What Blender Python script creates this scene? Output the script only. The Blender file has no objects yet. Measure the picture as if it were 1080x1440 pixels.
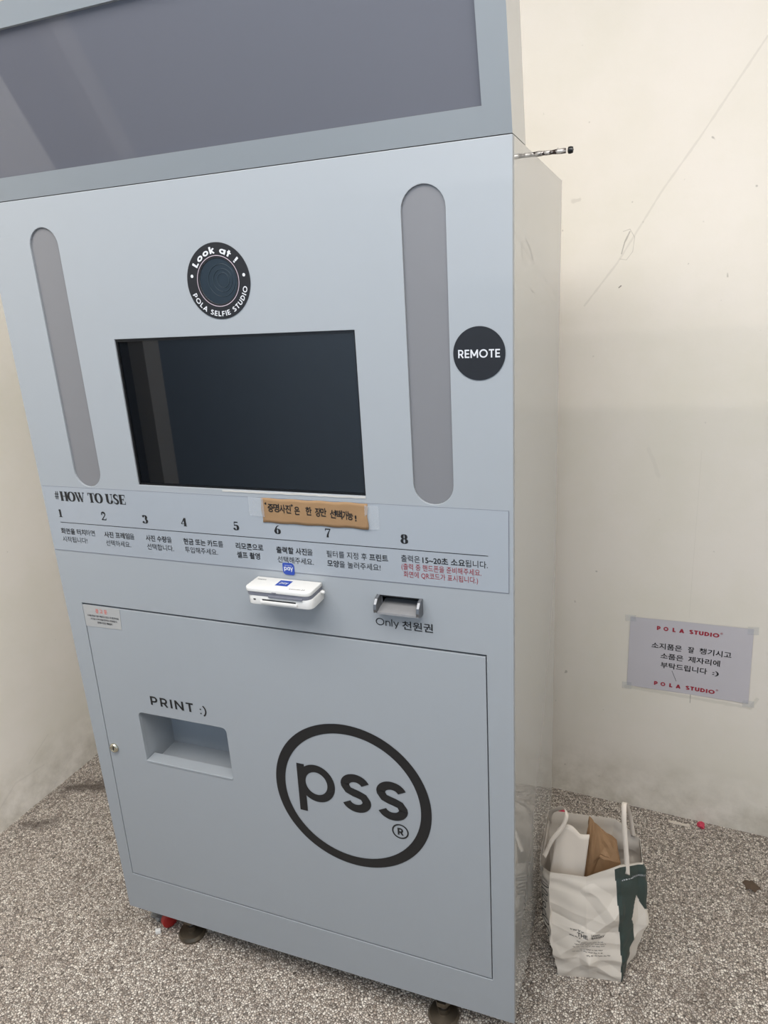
import bpy, bmesh, math, random
from mathutils import Vector, Matrix
random.seed(7)
C = bpy.context.scene.collection
PI = math.pi
W, D, H, FLOOR = 0.9757, 0.5403, 1.64, -0.09

# ---------------------------------------------------------------- camera, light, exposure
cam = bpy.data.objects.new('camera', bpy.data.cameras.new('camera'))
C.objects.link(cam)
cam.matrix_world = Matrix.Translation((1.1721, -1.0546, 1.4489)) @ Matrix((
    (0.93534, -0.05396, 0.34961, 0), (0.34905, 0.30150, -0.88727, 0), (-0.05753, 0.95193, 0.30084, 0), (0, 0, 0, 1)))
cam.data.sensor_fit = 'VERTICAL'; cam.data.sensor_height = 36
cam.data.lens = 987.07 / 1440 * 36
cam.data.clip_start = 0.02
bpy.context.scene.camera = cam
vs = bpy.context.scene.view_settings
vs.view_transform = 'Standard'; vs.look = 'None'; vs.gamma = 1; vs.use_curve_mapping = False
vs.exposure = 0.07
world = bpy.data.worlds.new('world'); bpy.context.scene.world = world
world.use_nodes = True
world.node_tree.nodes['Background'].inputs[0].default_value = (0.9, 0.95, 1, 1)
world.node_tree.nodes['Background'].inputs[1].default_value = 0.02

def area(name, loc, size, power, col, rot=(0, 0, 0)):
    l = bpy.data.lights.new(name, 'AREA'); l.shape = 'RECTANGLE'; l.size, l.size_y = size
    l.energy = power; l.color = col
    o = bpy.data.objects.new(name, l); C.objects.link(o); o.location = loc; o.rotation_euler = rot
    return o
def spot(name, loc, target, power, col, radius, ang, blend):
    l = bpy.data.lights.new(name, 'SPOT'); l.energy = power; l.color = col
    l.shadow_soft_size = radius; l.spot_size = ang; l.spot_blend = blend
    o = bpy.data.objects.new(name, l); C.objects.link(o); o.location = loc
    o.rotation_euler = (Vector(target) - Vector(loc)).to_track_quat('-Z', 'Y').to_euler()
    return o
area('ceiling_light', (0.60, -1.12, 2.64), (2.7, 1.2), 76, (1.0, 0.975, 0.945))
# two ceiling spots out in the shop shine over the top of the front partition
spot('shop_spot', (1.9, -3.2, 2.62), (1.95, 0.85, 2.0), 34, (1.0, 0.92, 0.86), 0.003, math.radians(48), 0.4)
spot('shop_spot', (1.9, -2.97, 2.62), (1.95, 0.85, 2.0), 48, (1.0, 0.93, 0.87), 0.006, math.radians(48), 0.4)

# ---------------------------------------------------------------- materials
def lin(c):
    return tuple(((v / 255) / 12.92 if v / 255 <= 0.04045 else ((v / 255 + 0.055) / 1.055) ** 2.4) for v in c) + (1,)
class NT:
    """small wrapper for node trees"""
    def __init__(s, name):
        s.m = bpy.data.materials.new(name); s.m.use_nodes = True
        s.t = s.m.node_tree; s.b = s.t.nodes['Principled BSDF']
    def n(s, kind, **kw):
        x = s.t.nodes.new(kind)
        for k, v in kw.items(): setattr(x, k, v)
        return x
    def l(s, a, b): s.t.links.new(a, b)
    def math(s, op, a, b=None, c=None, clamp=False):
        x = s.n('ShaderNodeMath', operation=op, use_clamp=clamp)
        for i, v in enumerate((a, b, c)):
            if v is None: continue
            if hasattr(v, 'links'): s.l(v, x.inputs[i])
            else: x.inputs[i].default_value = v
        return x.outputs[0]
    def mix(s, fac, a, b, mode='MIX'):
        x = s.n('ShaderNodeMix', data_type='RGBA', blend_type=mode)
        for i, v in ((0, fac), (6, a), (7, b)):
            if hasattr(v, 'links'): s.l(v, x.inputs[i])
            else: x.inputs[i].default_value = v
        return x.outputs[2]
    def noise(s, scale, detail=3, rough=0.5, vec=None):
        x = s.n('ShaderNodeTexNoise'); x.inputs['Scale'].default_value = scale
        x.inputs['Detail'].default_value = detail; x.inputs['Roughness'].default_value = rough
        s.l(vec if vec else s.co(), x.inputs['Vector']); return x.outputs[0]
    def co(s):
        if not hasattr(s, '_co'): s._co = s.n('ShaderNodeTexCoord').outputs['Object']
        return s._co
    def ramp(s, fac, a, b):
        x = s.n('ShaderNodeMapRange'); x.inputs[1].default_value = a; x.inputs[2].default_value = b
        s.l(fac, x.inputs[0]); return x.outputs[0]
    def bump(s, h, strength, dist=0.001):
        x = s.n('ShaderNodeBump'); x.inputs['Strength'].default_value = strength
        x.inputs['Distance'].default_value = dist
        s.l(h, x.inputs['Height']); s.l(x.outputs[0], s.b.inputs['Normal'])
def simple(name, col, rough=0.5, metal=0.0, ior=1.5, vary=0.04, scale=12, bump=0.0, bscale=300):
    t = NT(name); b = t.b
    n = t.noise(scale, 3)
    c = lin(col); d = tuple(v * (1 - vary * 2) for v in c[:3]) + (1,)
    t.l(t.mix(n, c, d), b.inputs['Base Color'])
    b.inputs['Roughness'].default_value = rough; b.inputs['Metallic'].default_value = metal
    b.inputs['IOR'].default_value = ior
    if bump: t.bump(t.noise(bscale, 2), bump, 0.0005)
    return t.m
M = {}
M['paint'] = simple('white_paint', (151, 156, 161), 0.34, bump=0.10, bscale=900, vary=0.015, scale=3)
M['signshade'] = simple('shaded_sign_paint', (134, 140, 145), 0.34, bump=0.10, bscale=900, vary=0.015, scale=3)  # kiosk paint made darker: shade of the leaning frame put into the colour
M['side'] = simple('glossy_paint', (176, 175, 171), 0.012, ior=2.5, vary=0.02, scale=3)
M['inside'] = simple('inside_metal', (120, 124, 128), 0.5)
M['acrylic'] = simple('grey_acrylic', (97, 98, 106), 0.03, vary=0.01, scale=2)
M['bar'] = simple('diffuser_acrylic', (116, 116, 119), 0.3, vary=0.01, scale=2)
M['screen'] = simple('screen_glass', (12, 15, 19), 0.02, ior=1.7)
M['bezel'] = simple('black_bezel', (13, 13, 15), 0.3)
M['black'] = simple('black_vinyl', (17, 18, 23), 0.45)
M['ink'] = simple('black_ink', (16, 16, 18), 0.5)
M['inksoft'] = simple('grey_ink', (48, 50, 55), 0.5)
M['whiteink'] = simple('white_ink', (205, 207, 212), 0.45)
M['redink'] = simple('dark_red_ink', (140, 42, 50), 0.5)
M['warnink'] = simple('red_ink', (205, 96, 84), 0.5)
M['pinkink'] = simple('crimson_ink', (160, 40, 58), 0.5)
M['sticker'] = simple('clear_sticker', (151, 157, 164), 0.2, vary=0.01)
M['paper'] = simple('white_paper', (194, 190, 195), 0.7, vary=0.03, scale=8)
M['paperwarn'] = simple('label_paper', (165, 165, 164), 0.5)
M['kraft'] = simple('kraft_paper', (147, 116, 82), 0.75, vary=0.07, scale=25, bump=0.2)
M['lens'] = simple('lens_glass', (32, 42, 50), 0.07, ior=1.6)
M['lensring'] = simple('lens_ring', (46, 56, 63), 0.15)
M['pinkring'] = simple('thin_ring', (190, 175, 185), 0.3)
M['steel'] = simple('brushed_steel', (125, 127, 131), 0.45, metal=0.8)
M['steelmat'] = simple('satin_plastic', (150, 150, 152), 0.42, metal=0.3, bump=0.3, bscale=400)
M['brass'] = simple('nickel_lock', (190, 186, 170), 0.25, metal=0.9)
M['bronze'] = simple('dull_bronze', (105, 96, 84), 0.35, metal=0.8)
M['dark'] = simple('dark_hole', (16, 17, 19), 0.5)
M['readerwhite'] = simple('white_plastic', (214, 213, 210), 0.35, vary=0.01)
M['readergrey'] = simple('grey_plastic', (112, 114, 124), 0.4)
M['blue'] = simple('blue_print', (38, 66, 150), 0.4, vary=0.01)
M['red'] = simple('red_plastic', (160, 28, 26), 0.4)
M['wrap'] = simple('crumpled_film', (150, 150, 148), 0.25, vary=0.2, scale=60)
M['bagwhite'] = simple('bag_paper', (216, 207, 195), 0.62, vary=0.05, scale=14, bump=0.15, bscale=120)
M['baggreen'] = simple('dark_green_print', (52, 66, 62), 0.5, vary=0.1)
M['bagbrown'] = simple('brown_paper', (150, 116, 82), 0.7, vary=0.12, scale=30, bump=0.3, bscale=80)
M['napkin'] = simple('napkin_paper', (216, 205, 192), 0.85)
M['pinkwrap'] = simple('pink_wrapper', (200, 60, 86), 0.3)
M['leaf'] = simple('dry_leaf', (96, 78, 62), 0.8, vary=0.2, scale=60)
M['concrete'] = simple('ceiling_paint', (235, 235, 232), 0.8)
M['backdrop'] = simple('blue_backdrop', (182, 205, 232), 0.8)
M['sealant'] = simple('sealant', (186, 184, 180), 0.5)
M['darkpanel'] = simple('dark_panel_grey', (38, 38, 40), 0.7)
M['trim'] = simple('grey_trim', (165, 162, 158), 0.6)
# clear adhesive tape
t = NT('clear_tape'); t.b.inputs['Base Color'].default_value = lin((205, 210, 215))
t.b.inputs['Roughness'].default_value = 0.18; t.b.inputs['Alpha'].default_value = 0.28; M['tape'] = t.m
# mottled rod
t = NT('mottled_metal'); n = t.noise(90, 4, 0.7)
t.l(t.mix(t.ramp(n, 0.50, 0.58), lin((60, 48, 44)), lin((205, 200, 195))), t.b.inputs['Base Color'])
t.b.inputs['Metallic'].default_value = 0.6; t.b.inputs['Roughness'].default_value = 0.3
t.bump(n, 0.6, 0.002); M['rod'] = t.m

# painted plaster with its own scratches and scuffs
def seg_dist(t, P, A, B):
    ab = Vector((B[0] - A[0], 0, B[1] - A[1]))
    s = t.n('ShaderNodeVectorMath', operation='SUBTRACT'); t.l(P, s.inputs[0]); s.inputs[1].default_value = (A[0], 0, A[1])
    d = t.n('ShaderNodeVectorMath', operation='DOT_PRODUCT'); t.l(s.outputs[0], d.inputs[0]); d.inputs[1].default_value = ab
    k = t.math('DIVIDE', d.outputs['Value'], ab.length_squared, clamp=True)
    m = t.n('ShaderNodeVectorMath', operation='SCALE'); m.inputs[0].default_value = ab; t.l(k, m.inputs['Scale'])
    e = t.n('ShaderNodeVectorMath', operation='SUBTRACT'); t.l(s.outputs[0], e.inputs[0]); t.l(m.outputs[0], e.inputs[1])
    L = t.n('ShaderNodeVectorMath', operation='LENGTH'); t.l(e.outputs[0], L.inputs[0])
    return L.outputs['Value']
def plaster(name, col, cracks=()):
    t = NT(name)
    flat = t.n('ShaderNodeVectorMath', operation='MULTIPLY'); t.l(t.co(), flat.inputs[0]); flat.inputs[1].default_value = (1, 0, 1)
    P = flat.outputs[0]
    blot = t.ramp(t.noise(2.2, 5, 0.62, P), 0.42, 0.7)
    c = t.mix(blot, lin(col), tuple(v * f for v, f in zip(lin(col)[:3], (0.93, 0.94, 0.90))) + (1,))
    sp = t.ramp(t.noise(38, 2, 0.5, P), 0.735, 0.78)
    c = t.mix(t.math('MULTIPLY', sp, 0.45), c, lin((105, 98, 88)))
    # scuffed, dirtier strip just above the floor
    sep = t.n('ShaderNodeSeparateXYZ'); t.l(t.co(), sep.inputs[0])
    low = t.ramp(sep.outputs[2], FLOOR + 0.22, FLOOR)
    c = t.mix(t.math('MULTIPLY', t.math('MULTIPLY', low, t.ramp(t.noise(9, 5, 0.7, P), 0.4, 0.7)), 0.55, clamp=True), c, lin((150, 140, 124)))
    wob = t.noise(40, 3, 0.6, P)
    for pts, wd, st, cc in cracks:
        dmin = None
        for a, b in zip(pts, pts[1:]):
            d = seg_dist(t, P, a, b); dmin = d if dmin is None else t.math('MINIMUM', dmin, d)
        wdt = t.math('MULTIPLY', wob, wd * 2)
        f = t.math('SUBTRACT', 1.0, t.math('DIVIDE', dmin, wdt), clamp=True)
        c = t.mix(t.math('MULTIPLY', t.math('MULTIPLY', f, 2.0, clamp=True), st), c, lin(cc))
    t.l(c, t.b.inputs['Base Color']); t.b.inputs['Roughness'].default_value = 0.5
    t.bump(t.noise(14, 6, 0.6), 0.25, 0.004)
    return t.m
M['wall_back'] = plaster('back_wall_plaster', (227, 220, 210), (
    ([(0.4223, 1.9088), (0.3751, 1.8379), (0.3067, 1.735), (0.2305, 1.6287), (0.1724, 1.5331), (0.1388, 1.479), (0.0639, 1.3824)], 0.0030, 0.15, (120, 112, 104)),
    ([(0.1500, 1.5500), (0.1650, 1.5540), (0.1765, 1.5350), (0.1735, 1.5030), (0.1600, 1.4850), (0.1450, 1.4880)], 0.0010, 0.35, (120, 112, 104)),
    ([(0.165, 1.548), (0.154, 1.525), (0.148, 1.500)], 0.0018, 0.5, (110, 104, 98)),
    ([(0.1500, 1.4255), (0.1450, 1.4215)], 0.0018, 0.8, (90, 80, 72)),
    ([(0.030, 1.628), (0.045, 1.631)], 0.006, 0.25, (150, 140, 130)),
    ([(0.36, 1.02), (0.362, 0.56)], 0.0008, 0.12, (150, 145, 130)),
    ([(0.381, 0.325), (0.3815, 0.300)], 0.0015, 0.6, (100, 96, 84)),
    ([(0.235, 1.02), (0.25, 0.985), (0.262, 0.95)], 0.006, 0.06, (120, 112, 104)),
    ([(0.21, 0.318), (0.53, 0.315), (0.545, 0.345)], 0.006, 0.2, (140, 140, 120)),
))
M['wall_left'] = plaster('left_wall_plaster', (246, 240, 231), (
    ([(0.17, -0.02), (0.25, 0.03), (0.36, 0.02)], 0.004, 0.08, (110, 100, 88)),
    ([(0.31, 0.06), (0.40, 0.11)], 0.003, 0.08, (110, 100, 88)),
))
# pebble floor: resin-bound quartz grains
t = NT('pebble_floor')
def voro(scale, feat='F1'):
    x = t.n('ShaderNodeTexVoronoi', feature=feat); x.inputs['Scale'].default_value = scale
    w = t.n('ShaderNodeVectorMath', operation='MULTIPLY'); t.l(t.co(), w.inputs[0]); w.inputs[1].default_value = (1, 1, 0.0)
    t.l(w.outputs[0], x.inputs['Vector']); return x
v1 = voro(178); e1 = voro(178, 'DISTANCE_TO_EDGE')
sepc = t.n('ShaderNodeSeparateColor'); t.l(v1.outputs['Color'], sepc.inputs[0])
cr = t.n('ShaderNodeValToRGB'); t.l(sepc.outputs[0], cr.inputs[0])
el = cr.color_ramp.elements
el[0].position = 0; el[0].color = lin((142, 133, 124)); el[1].position = 1; el[1].color = lin((240, 232, 220))
for ps, cc in ((0.16, (166, 152, 140)), (0.42, (200, 188, 175)), (0.72, (222, 211, 199))):
    x = el.new(ps); x.color = lin(cc)
gap = t.ramp(e1.outputs['Distance'], 0.01, 0.15)
c = t.mix(gap, lin((66, 58, 52)), cr.outputs[0])
dirt = t.ramp(t.noise(4.5, 4, 0.6), 0.56, 0.72)
c = t.mix(t.math('MULTIPLY', dirt, 0.35), c, lin((92, 80, 70)))
for a, b, wd, st in (((-0.60, 0.40), (-0.47, 0.44), 0.05, 0.8), ((-0.60, 0.22), (-0.54, 0.245), 0.04, 0.7), ((1.31, 0.835), (1.28, 0.84), 0.02, 0.6), ((1.52, 0.2), (1.53, 0.22), 0.03, 0.5), ((1.43, 0.33), (1.44, 0.34), 0.012, 0.5)):
    sw = t.n('ShaderNodeSeparateXYZ'); t.l(t.co(), sw.inputs[0])
    cb = t.n('ShaderNodeCombineXYZ'); t.l(sw.outputs[0], cb.inputs[0]); t.l(sw.outputs[1], cb.inputs[2])
    d = seg_dist(t, cb.outputs[0], a, b)
    d = t.math('ADD', d, t.math('MULTIPLY', t.math('SUBTRACT', t.noise(22, 3, 0.6), 0.5), wd * 3.2))
    f = t.math('SUBTRACT', 1.0, t.math('DIVIDE', d, wd), clamp=True)
    c = t.mix(t.math('MULTIPLY', f, st), c, lin((70, 58, 50)))
t.l(c, t.b.inputs['Base Color']); t.b.inputs['Roughness'].default_value = 0.42
t.bump(t.ramp(e1.outputs['Distance'], 0.0, 0.3), 0.8, 0.002)
M['floor'] = t.m

# ---------------------------------------------------------------- mesh helpers
def obj(name, verts, faces, mats, parent=None, smooth=False, fmat=None, bevel=0, bseg=2, loc=None, recalc=True):
    me = bpy.data.meshes.new(name)
    me.from_pydata([tuple(v) for v in verts], [], faces)
    mats = mats if isinstance(mats, (list, tuple)) else [mats]
    for m in mats: me.materials.append(m)
    if fmat:
        for p, i in zip(me.polygons, fmat): p.material_index = i
    bm = bmesh.new(); bm.from_mesh(me)
    if bevel:
        ed = [e for e in bm.edges if len(e.link_faces) == 2 and e.calc_face_angle(0) > 0.6]
        bmesh.ops.bevel(bm, geom=ed, offset=bevel, segments=bseg, affect='EDGES', profile=0.5)
    if recalc: bmesh.ops.recalc_face_normals(bm, faces=bm.faces)
    bm.to_mesh(me); bm.free()
    if smooth:
        for p in me.polygons: p.use_smooth = True
        try: me.set_sharp_from_angle(angle=math.radians(35))
        except Exception: pass
    o = bpy.data.objects.new(name, me); C.objects.link(o)
    if parent: o.parent = parent
    if loc: o.location = loc
    return o
class MB:
    def __init__(s): s.v = []; s.f = []; s.m = []; s.mi = 0
    def add(s, v, f):
        n = len(s.v); s.v += [tuple(x) for x in v]; s.f += [tuple(i + n for i in q) for q in f]; s.m += [s.mi] * len(f)
    def box(s, a, b):
        x0, y0, z0 = a; x1, y1, z1 = b
        s.add([(x0, y0, z0), (x1, y0, z0), (x1, y1, z0), (x0, y1, z0), (x0, y0, z1), (x1, y0, z1), (x1, y1, z1), (x0, y1, z1)],
              [(0, 3, 2, 1), (4, 5, 6, 7), (0, 1, 5, 4), (1, 2, 6, 5), (2, 3, 7, 6), (3, 0, 4, 7)])
    def prism(s, loop, y0, y1):
        """loop of (x, z), extruded from y0 to y1"""
        n = len(loop)
        s.add([(x, y0, z) for x, z in loop] + [(x, y1, z) for x, z in loop],
              [tuple(range(n)), tuple(range(2 * n - 1, n - 1, -1))] + [(i, i + n, (i + 1) % n + n, (i + 1) % n) for i in range(n)])
    def zprism(s, loop, z0, z1):
        n = len(loop)
        s.add([(x, y, z0) for x, y in loop] + [(x, y, z1) for x, y in loop],
              [tuple(range(n)), tuple(range(2 * n - 1, n - 1, -1))] + [(i, i + n, (i + 1) % n + n, (i + 1) % n) for i in range(n)])
    def lathe(s, prof, c, axis='z', n=32):
        """prof of (radius, height)"""
        v = []; f = []
        for r, h in prof:
            for k in range(n):
                a = 2 * PI * k / n; p = (r * math.cos(a), r * math.sin(a), h)
                if axis == 'y': p = (p[0], p[2], p[1])
                if axis == 'x': p = (p[2], p[0], p[1])
                v.append((c[0] + p[0], c[1] + p[1], c[2] + p[2]))
        for i in range(len(prof) - 1):
            for k in range(n):
                a, b = i * n + k, i * n + (k + 1) % n; f.append((a, b, b + n, a + n))
        f.append(tuple(range(n))); f.append(tuple(range((len(prof) - 1) * n, len(prof) * n)))
        s.add(v, f)
    def build(s, name, mats, parent=None, **k): return obj(name, s.v, s.f, mats, parent, fmat=s.m, **k)
def curve_mesh(cu):
    o = bpy.data.objects.new('tmp', cu); C.objects.link(o)
    bpy.context.view_layer.update()
    me = bpy.data.meshes.new_from_object(o.evaluated_get(bpy.context.evaluated_depsgraph_get()))
    v = [tuple(x.co) for x in me.vertices]; f = [tuple(p.vertices) for p in me.polygons]
    bpy.data.objects.remove(o); bpy.data.curves.remove(cu); bpy.data.meshes.remove(me)
    return v, f
def plate(name, loops, y0, y1, mat, parent, bevel=0.0008):
    """flat plate with holes: loops of (x, z)"""
    cu = bpy.data.curves.new('c', 'CURVE'); cu.dimensions = '2D'; cu.fill_mode = 'BOTH'
    cu.extrude = (y1 - y0) / 2 - bevel; cu.bevel_depth = bevel; cu.bevel_resolution = 1
    for lp in loops:
        s = cu.splines.new('POLY'); s.points.add(len(lp) - 1); s.use_cyclic_u = True
        for p, (x, z) in zip(s.points, lp): p.co = (x, z, 0, 1)
    v, f = curve_mesh(cu); yc = (y0 + y1) / 2
    return obj(name, [(x, yc - z, y) for x, y, z in v], f, mat, parent)
def rect(x0, z0, x1, z1): return [(x0, z0), (x1, z0), (x1, z1), (x0, z1)]
def inset(q, d):
    cx = sum(p[0] for p in q) / len(q); cz = sum(p[1] for p in q) / len(q)
    return [(x + (d if x < cx else -d), z + (d if z < cz else -d)) for x, z in q]
def slot(x0, z0, x1, z1, n=14):
    r = (x1 - x0) / 2; cx = (x0 + x1) / 2; o = []
    for k in range(n + 1): a = PI * k / n; o.append((cx + r * math.cos(a), z1 - r + r * math.sin(a)))
    for k in range(n + 1): a = PI + PI * k / n; o.append((cx + r * math.cos(a), z0 + r + r * math.sin(a)))
    return o
def circ(cx, cz, r, n=64, a0=0): return [(cx + r * math.cos(a0 + 2 * PI * k / n), cz + r * math.sin(a0 + 2 * PI * k / n)) for k in range(n)]
def rrect(x0, z0, x1, z1, rs, n=5):
    """rounded rectangle; rs = radii bl, br, tr, tl"""
    o = []
    for (cx, cz, a), r in zip(((x0, z0, PI), (x1, z0, 1.5 * PI), (x1, z1, 0), (x0, z1, .5 * PI)), rs):
        sx = 1 if cx == x0 else -1; sz = 1 if cz == z0 else -1
        if r <= 0: o.append((cx, cz)); continue
        for k in range(n + 1):
            b = a + .5 * PI * k / n; o.append((cx + sx * r + r * math.cos(b), cz + sz * r + r * math.sin(b)))
    return o

# ---- lettering: a list of flat 2D pieces (verts, faces) laid on a surface by a mapping
class Ink:
    def __init__(s): s.v = []; s.f = []; s.m = []; s.k = []; s.q = 0
    def add(s, v, f, mi=0):
        n = len(s.v); s.v += v; s.q += 1; s.k += [(s.q % 6) * 2e-5] * len(v); s.f += [tuple(i + n for i in q) for q in f]; s.m += [mi] * len(f)
    def text(s, body, x0, x1, z, cap, bold=0.0, space=1.0, mi=0, rot=0.0, ref=None, center=False, squash=None):
        """baseline from x0 to x1 at height z; cap = capital height (0.727 em, Korean glyph box about 0.88 em)"""
        cu = bpy.data.curves.new('t', 'FONT'); cu.body = body;  cu.size = 1; cu.offset = bold; cu.space_character = space
        cu.resolution_u = 3; cu.fill_mode = 'FRONT'
        v, f = curve_mesh(cu)
        mx0 = min(p[0] for p in v); mx1 = max(p[0] for p in v)
        sc = cap / (ref or 0.727)
        sx = (x1 - x0) / (mx1 - mx0) if x1 is not None else sc
        ox = x0
        if center: ox = x0 - (mx1 - mx0) * sx / 2
        ca, sa = math.cos(rot), math.sin(rot)
        s.add([(ox + (p[0] - mx0) * sx * ca - p[1] * sc * sa, z + (p[0] - mx0) * sx * sa + p[1] * sc * ca) for p in v], f, mi)
    def arc(s, body, cx, cz, r, a0, a1, cap, bold=0.0, mi=0, flip=False):
        """letters on a circle from angle a0 to a1 (degrees)"""
        cu = bpy.data.curves.new('t', 'FONT'); cu.body = body;  cu.size = 1; cu.offset = bold; cu.resolution_u = 3; cu.space_character = 1.08; cu.fill_mode = 'FRONT'
        v, f = curve_mesh(cu); mx0 = min(p[0] for p in v); mx1 = max(p[0] for p in v); sc = cap / 0.727
        o = []
        for p in v:
            a = math.radians(a0 + (a1 - a0) * (p[0] - mx0) / (mx1 - mx0))
            rr = r - p[1] * sc if flip else r + p[1] * sc
            o.append((cx + rr * math.cos(a), cz + rr * math.sin(a)))
        s.add(o, f, mi)
    def poly(s, loop, mi=0): s.add(list(loop), [tuple(range(len(loop)))], mi)
    def ring(s, cx, cz, r0, r1, mi=0, n=96, ex=1, ex0=1):
        v = [(cx + (x - cx) * ex0, z) for x, z in circ(cx, cz, r0, n)] + [(cx + (x - cx) * ex, z) for x, z in circ(cx, cz, r1, n)]
        s.add(v, [(i, (i + 1) % n, (i + 1) % n + n, i + n) for i in range(n)], mi)
    def stroke(s, pts, w, mi=0, ox=0, oz=0, sc=1):
        """ribbon along pts; w a number or f(direction, t)"""
        pts = [Vector(p) for p in pts]; v = []; n = len(pts)
        for i, p in enumerate(pts):
            d = (pts[min(i + 1, n - 1)] - pts[max(i - 1, 0)]).normalized()
            ww = w(d, i / (n - 1)) if callable(w) else w
            q = Vector((-d.y, d.x)) * ww / 2
            for e in (p + q, p - q): v.append((ox + e.x * sc, oz + e.y * sc))
        s.add(v, [(2 * i, 2 * i + 1, 2 * i + 3, 2 * i + 2) for i in range(n - 1)], mi)
    def build(s, name, mats, parent, mapping=None, y=-0.0006):
        mp = mapping or (lambda a, b: (a, y, b))
        vv = [mp(a, b) for a, b in s.v]      # pieces that cross are kept a hair apart
        if not mapping: vv = [(p[0], p[1] - k, p[2]) for p, k in zip(vv, s.k)]
        return obj(name, vv, s.f, mats, parent, fmat=s.m, recalc=False)
# round geometric sans letters as single-weight strokes, capital height 1, weight w; each entry gives (advance, strokes)
def mono(c, w):
    h = w / 2; A = arcp
    t_ = 1 - h; X = 0.72                       # x-height of the small letters
    def o_(cx, r, y=X / 2): return A(cx, y, r - h, X / 2 - h, 0, 360, 36)
    G = {
     'P': (.64, [[(h, 0), (h, 1)], [(h, t_), (.34, t_)] + A(.34, (t_ + .40) / 2, .27 - h + .03, (t_ - .40) / 2, 90, -90)[1:] + [(h, .40)]]),
     'R': (.66, [[(h, 0), (h, 1)], [(h, t_), (.34, t_)] + A(.34, (t_ + .42) / 2, .27 - h + .03, (t_ - .42) / 2, 90, -90)[1:] + [(h, .42)], [(.34, .42), (.60, 0)]]),
     'I': (w, [[(h, 0), (h, 1)]]),
     'N': (.76, [[(h, 0), (h, 1)], [(.76 - h, 0), (.76 - h, 1)], [(h, .97), (.76 - h, .03)]]),
     'M': (.92, [[(h, 0), (h, 1)], [(.92 - h, 0), (.92 - h, 1)], [(h, .97), (.46, .22)], [(.92 - h, .97), (.46, .22)]]),
     'T': (.62, [[(0, t_), (.62, t_)], [(.31, 0), (.31, t_)]]),
     'E': (.56, [[(h, 0), (h, 1)], [(h, t_), (.56, t_)], [(h, .5), (.52, .5)], [(h, h), (.56, h)]]),
     'F': (.55, [[(h, 0), (h, 1)], [(h, t_), (.55, t_)], [(h, .48), (.50, .48)]]),
     'L': (.52, [[(h, 0), (h, 1)], [(h, h), (.52, h)]]),
     'O': (1.02, [A(.51, .5, .51 - h, .51 - h, 0, 360, 48)]),
     'U': (.72, [[(h, 1), (h, .34)] + A(.36, .34, .36 - h, .34 - h, 180, 360)[1:] + [(.72 - h, 1)]]),
     'D': (.76, [[(h, 0), (h, 1)], [(h, t_), (.26, t_)] + A(.26, .5, .5 - h, .5 - h, 90, -90)[1:] + [(h, h)]]),
     'A': (.84, [[(h * .9, 0), (.42, .96)], [(.84 - h * .9, 0), (.42, .96)], [(.20, .28), (.64, .28)]]),
     'S': (.60, [A(.30, .735, .27 - h * .6, .265 - h, 25, 190) + A(.30, .265, .29 - h * .6, .265 - h, 65, -158)[2:]]),
     'k': (.56, [[(h, 0), (h, 1)], [(h, .24), (.50, X)], [(.20, .36), (.54, 0)]]),
     'l': (w, [[(h, 0), (h, 1)]]),
     'o': (.70, [o_(.35, .36)]),
     'a': (.72, [o_(.35, .36), [(.72 - h, 0), (.72 - h, X)]]),
     'p': (.72, [o_(.37, .36), [(h, -.27), (h, X)]]),
     'n': (.58, [[(h, 0), (h, X)], [(h, .38)] + A(.29, .40, .29 - h, X - h - .40, 180, 0) + [(.58 - h, 0)]]),
     'y': (.62, [[(.04, X), (.33, .06)], [(.60, X), (.22, -.26)]]),
     't': (.42, [[(.18, 0), (.18, .95)], [(0, X - h), (.42, X - h)]]),
     '!': (w, [[(h, .30), (h, 1)], [(h, 0), (h, w)]]),
     ':': (w, [[(h, .02), (h, .02 + w)], [(h, .50), (h, .50 + w)]]),
     ')': (.28, [A(-.30, .42, .52, .66, 58, -58)]),
     ' ': (.30, [])}
    return G[c]
def sans(ink, body, x0, x1, z, cap, w=.17, gap=.15, mi=0, warp=None):
    '''letters from x0 to x1 on baseline z; warp bends them, for instance round a badge'''
    tot = sum(mono(c, w)[0] + gap for c in body) - gap; sx = (x1 - x0) / tot; x = x0
    for c in body:
        adv, parts = mono(c, w)
        for pts in parts:
            if len(pts) == 2:     # subdivide so that it can bend
                a, b_ = pts; pts = [(a[0] + (b_[0] - a[0]) * k / 4, a[1] + (b_[1] - a[1]) * k / 4) for k in range(5)]
            q = Ink(); q.stroke(pts, w)
            vv = [(x + a * sx, z + b_ * cap) for a, b_ in q.v]
            ink.add([warp(*p) for p in vv] if warp else vv, q.f, mi)
        x += (adv + gap) * sx
def bend(cx, cz, r, flip=False):
    '''x is an angle in degrees, z a height off the circle'''
    return lambda a, z: (cx + (r - z if flip else r + z) * math.cos(math.radians(a)), cz + (r - z if flip else r + z) * math.sin(math.radians(a)))
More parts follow.
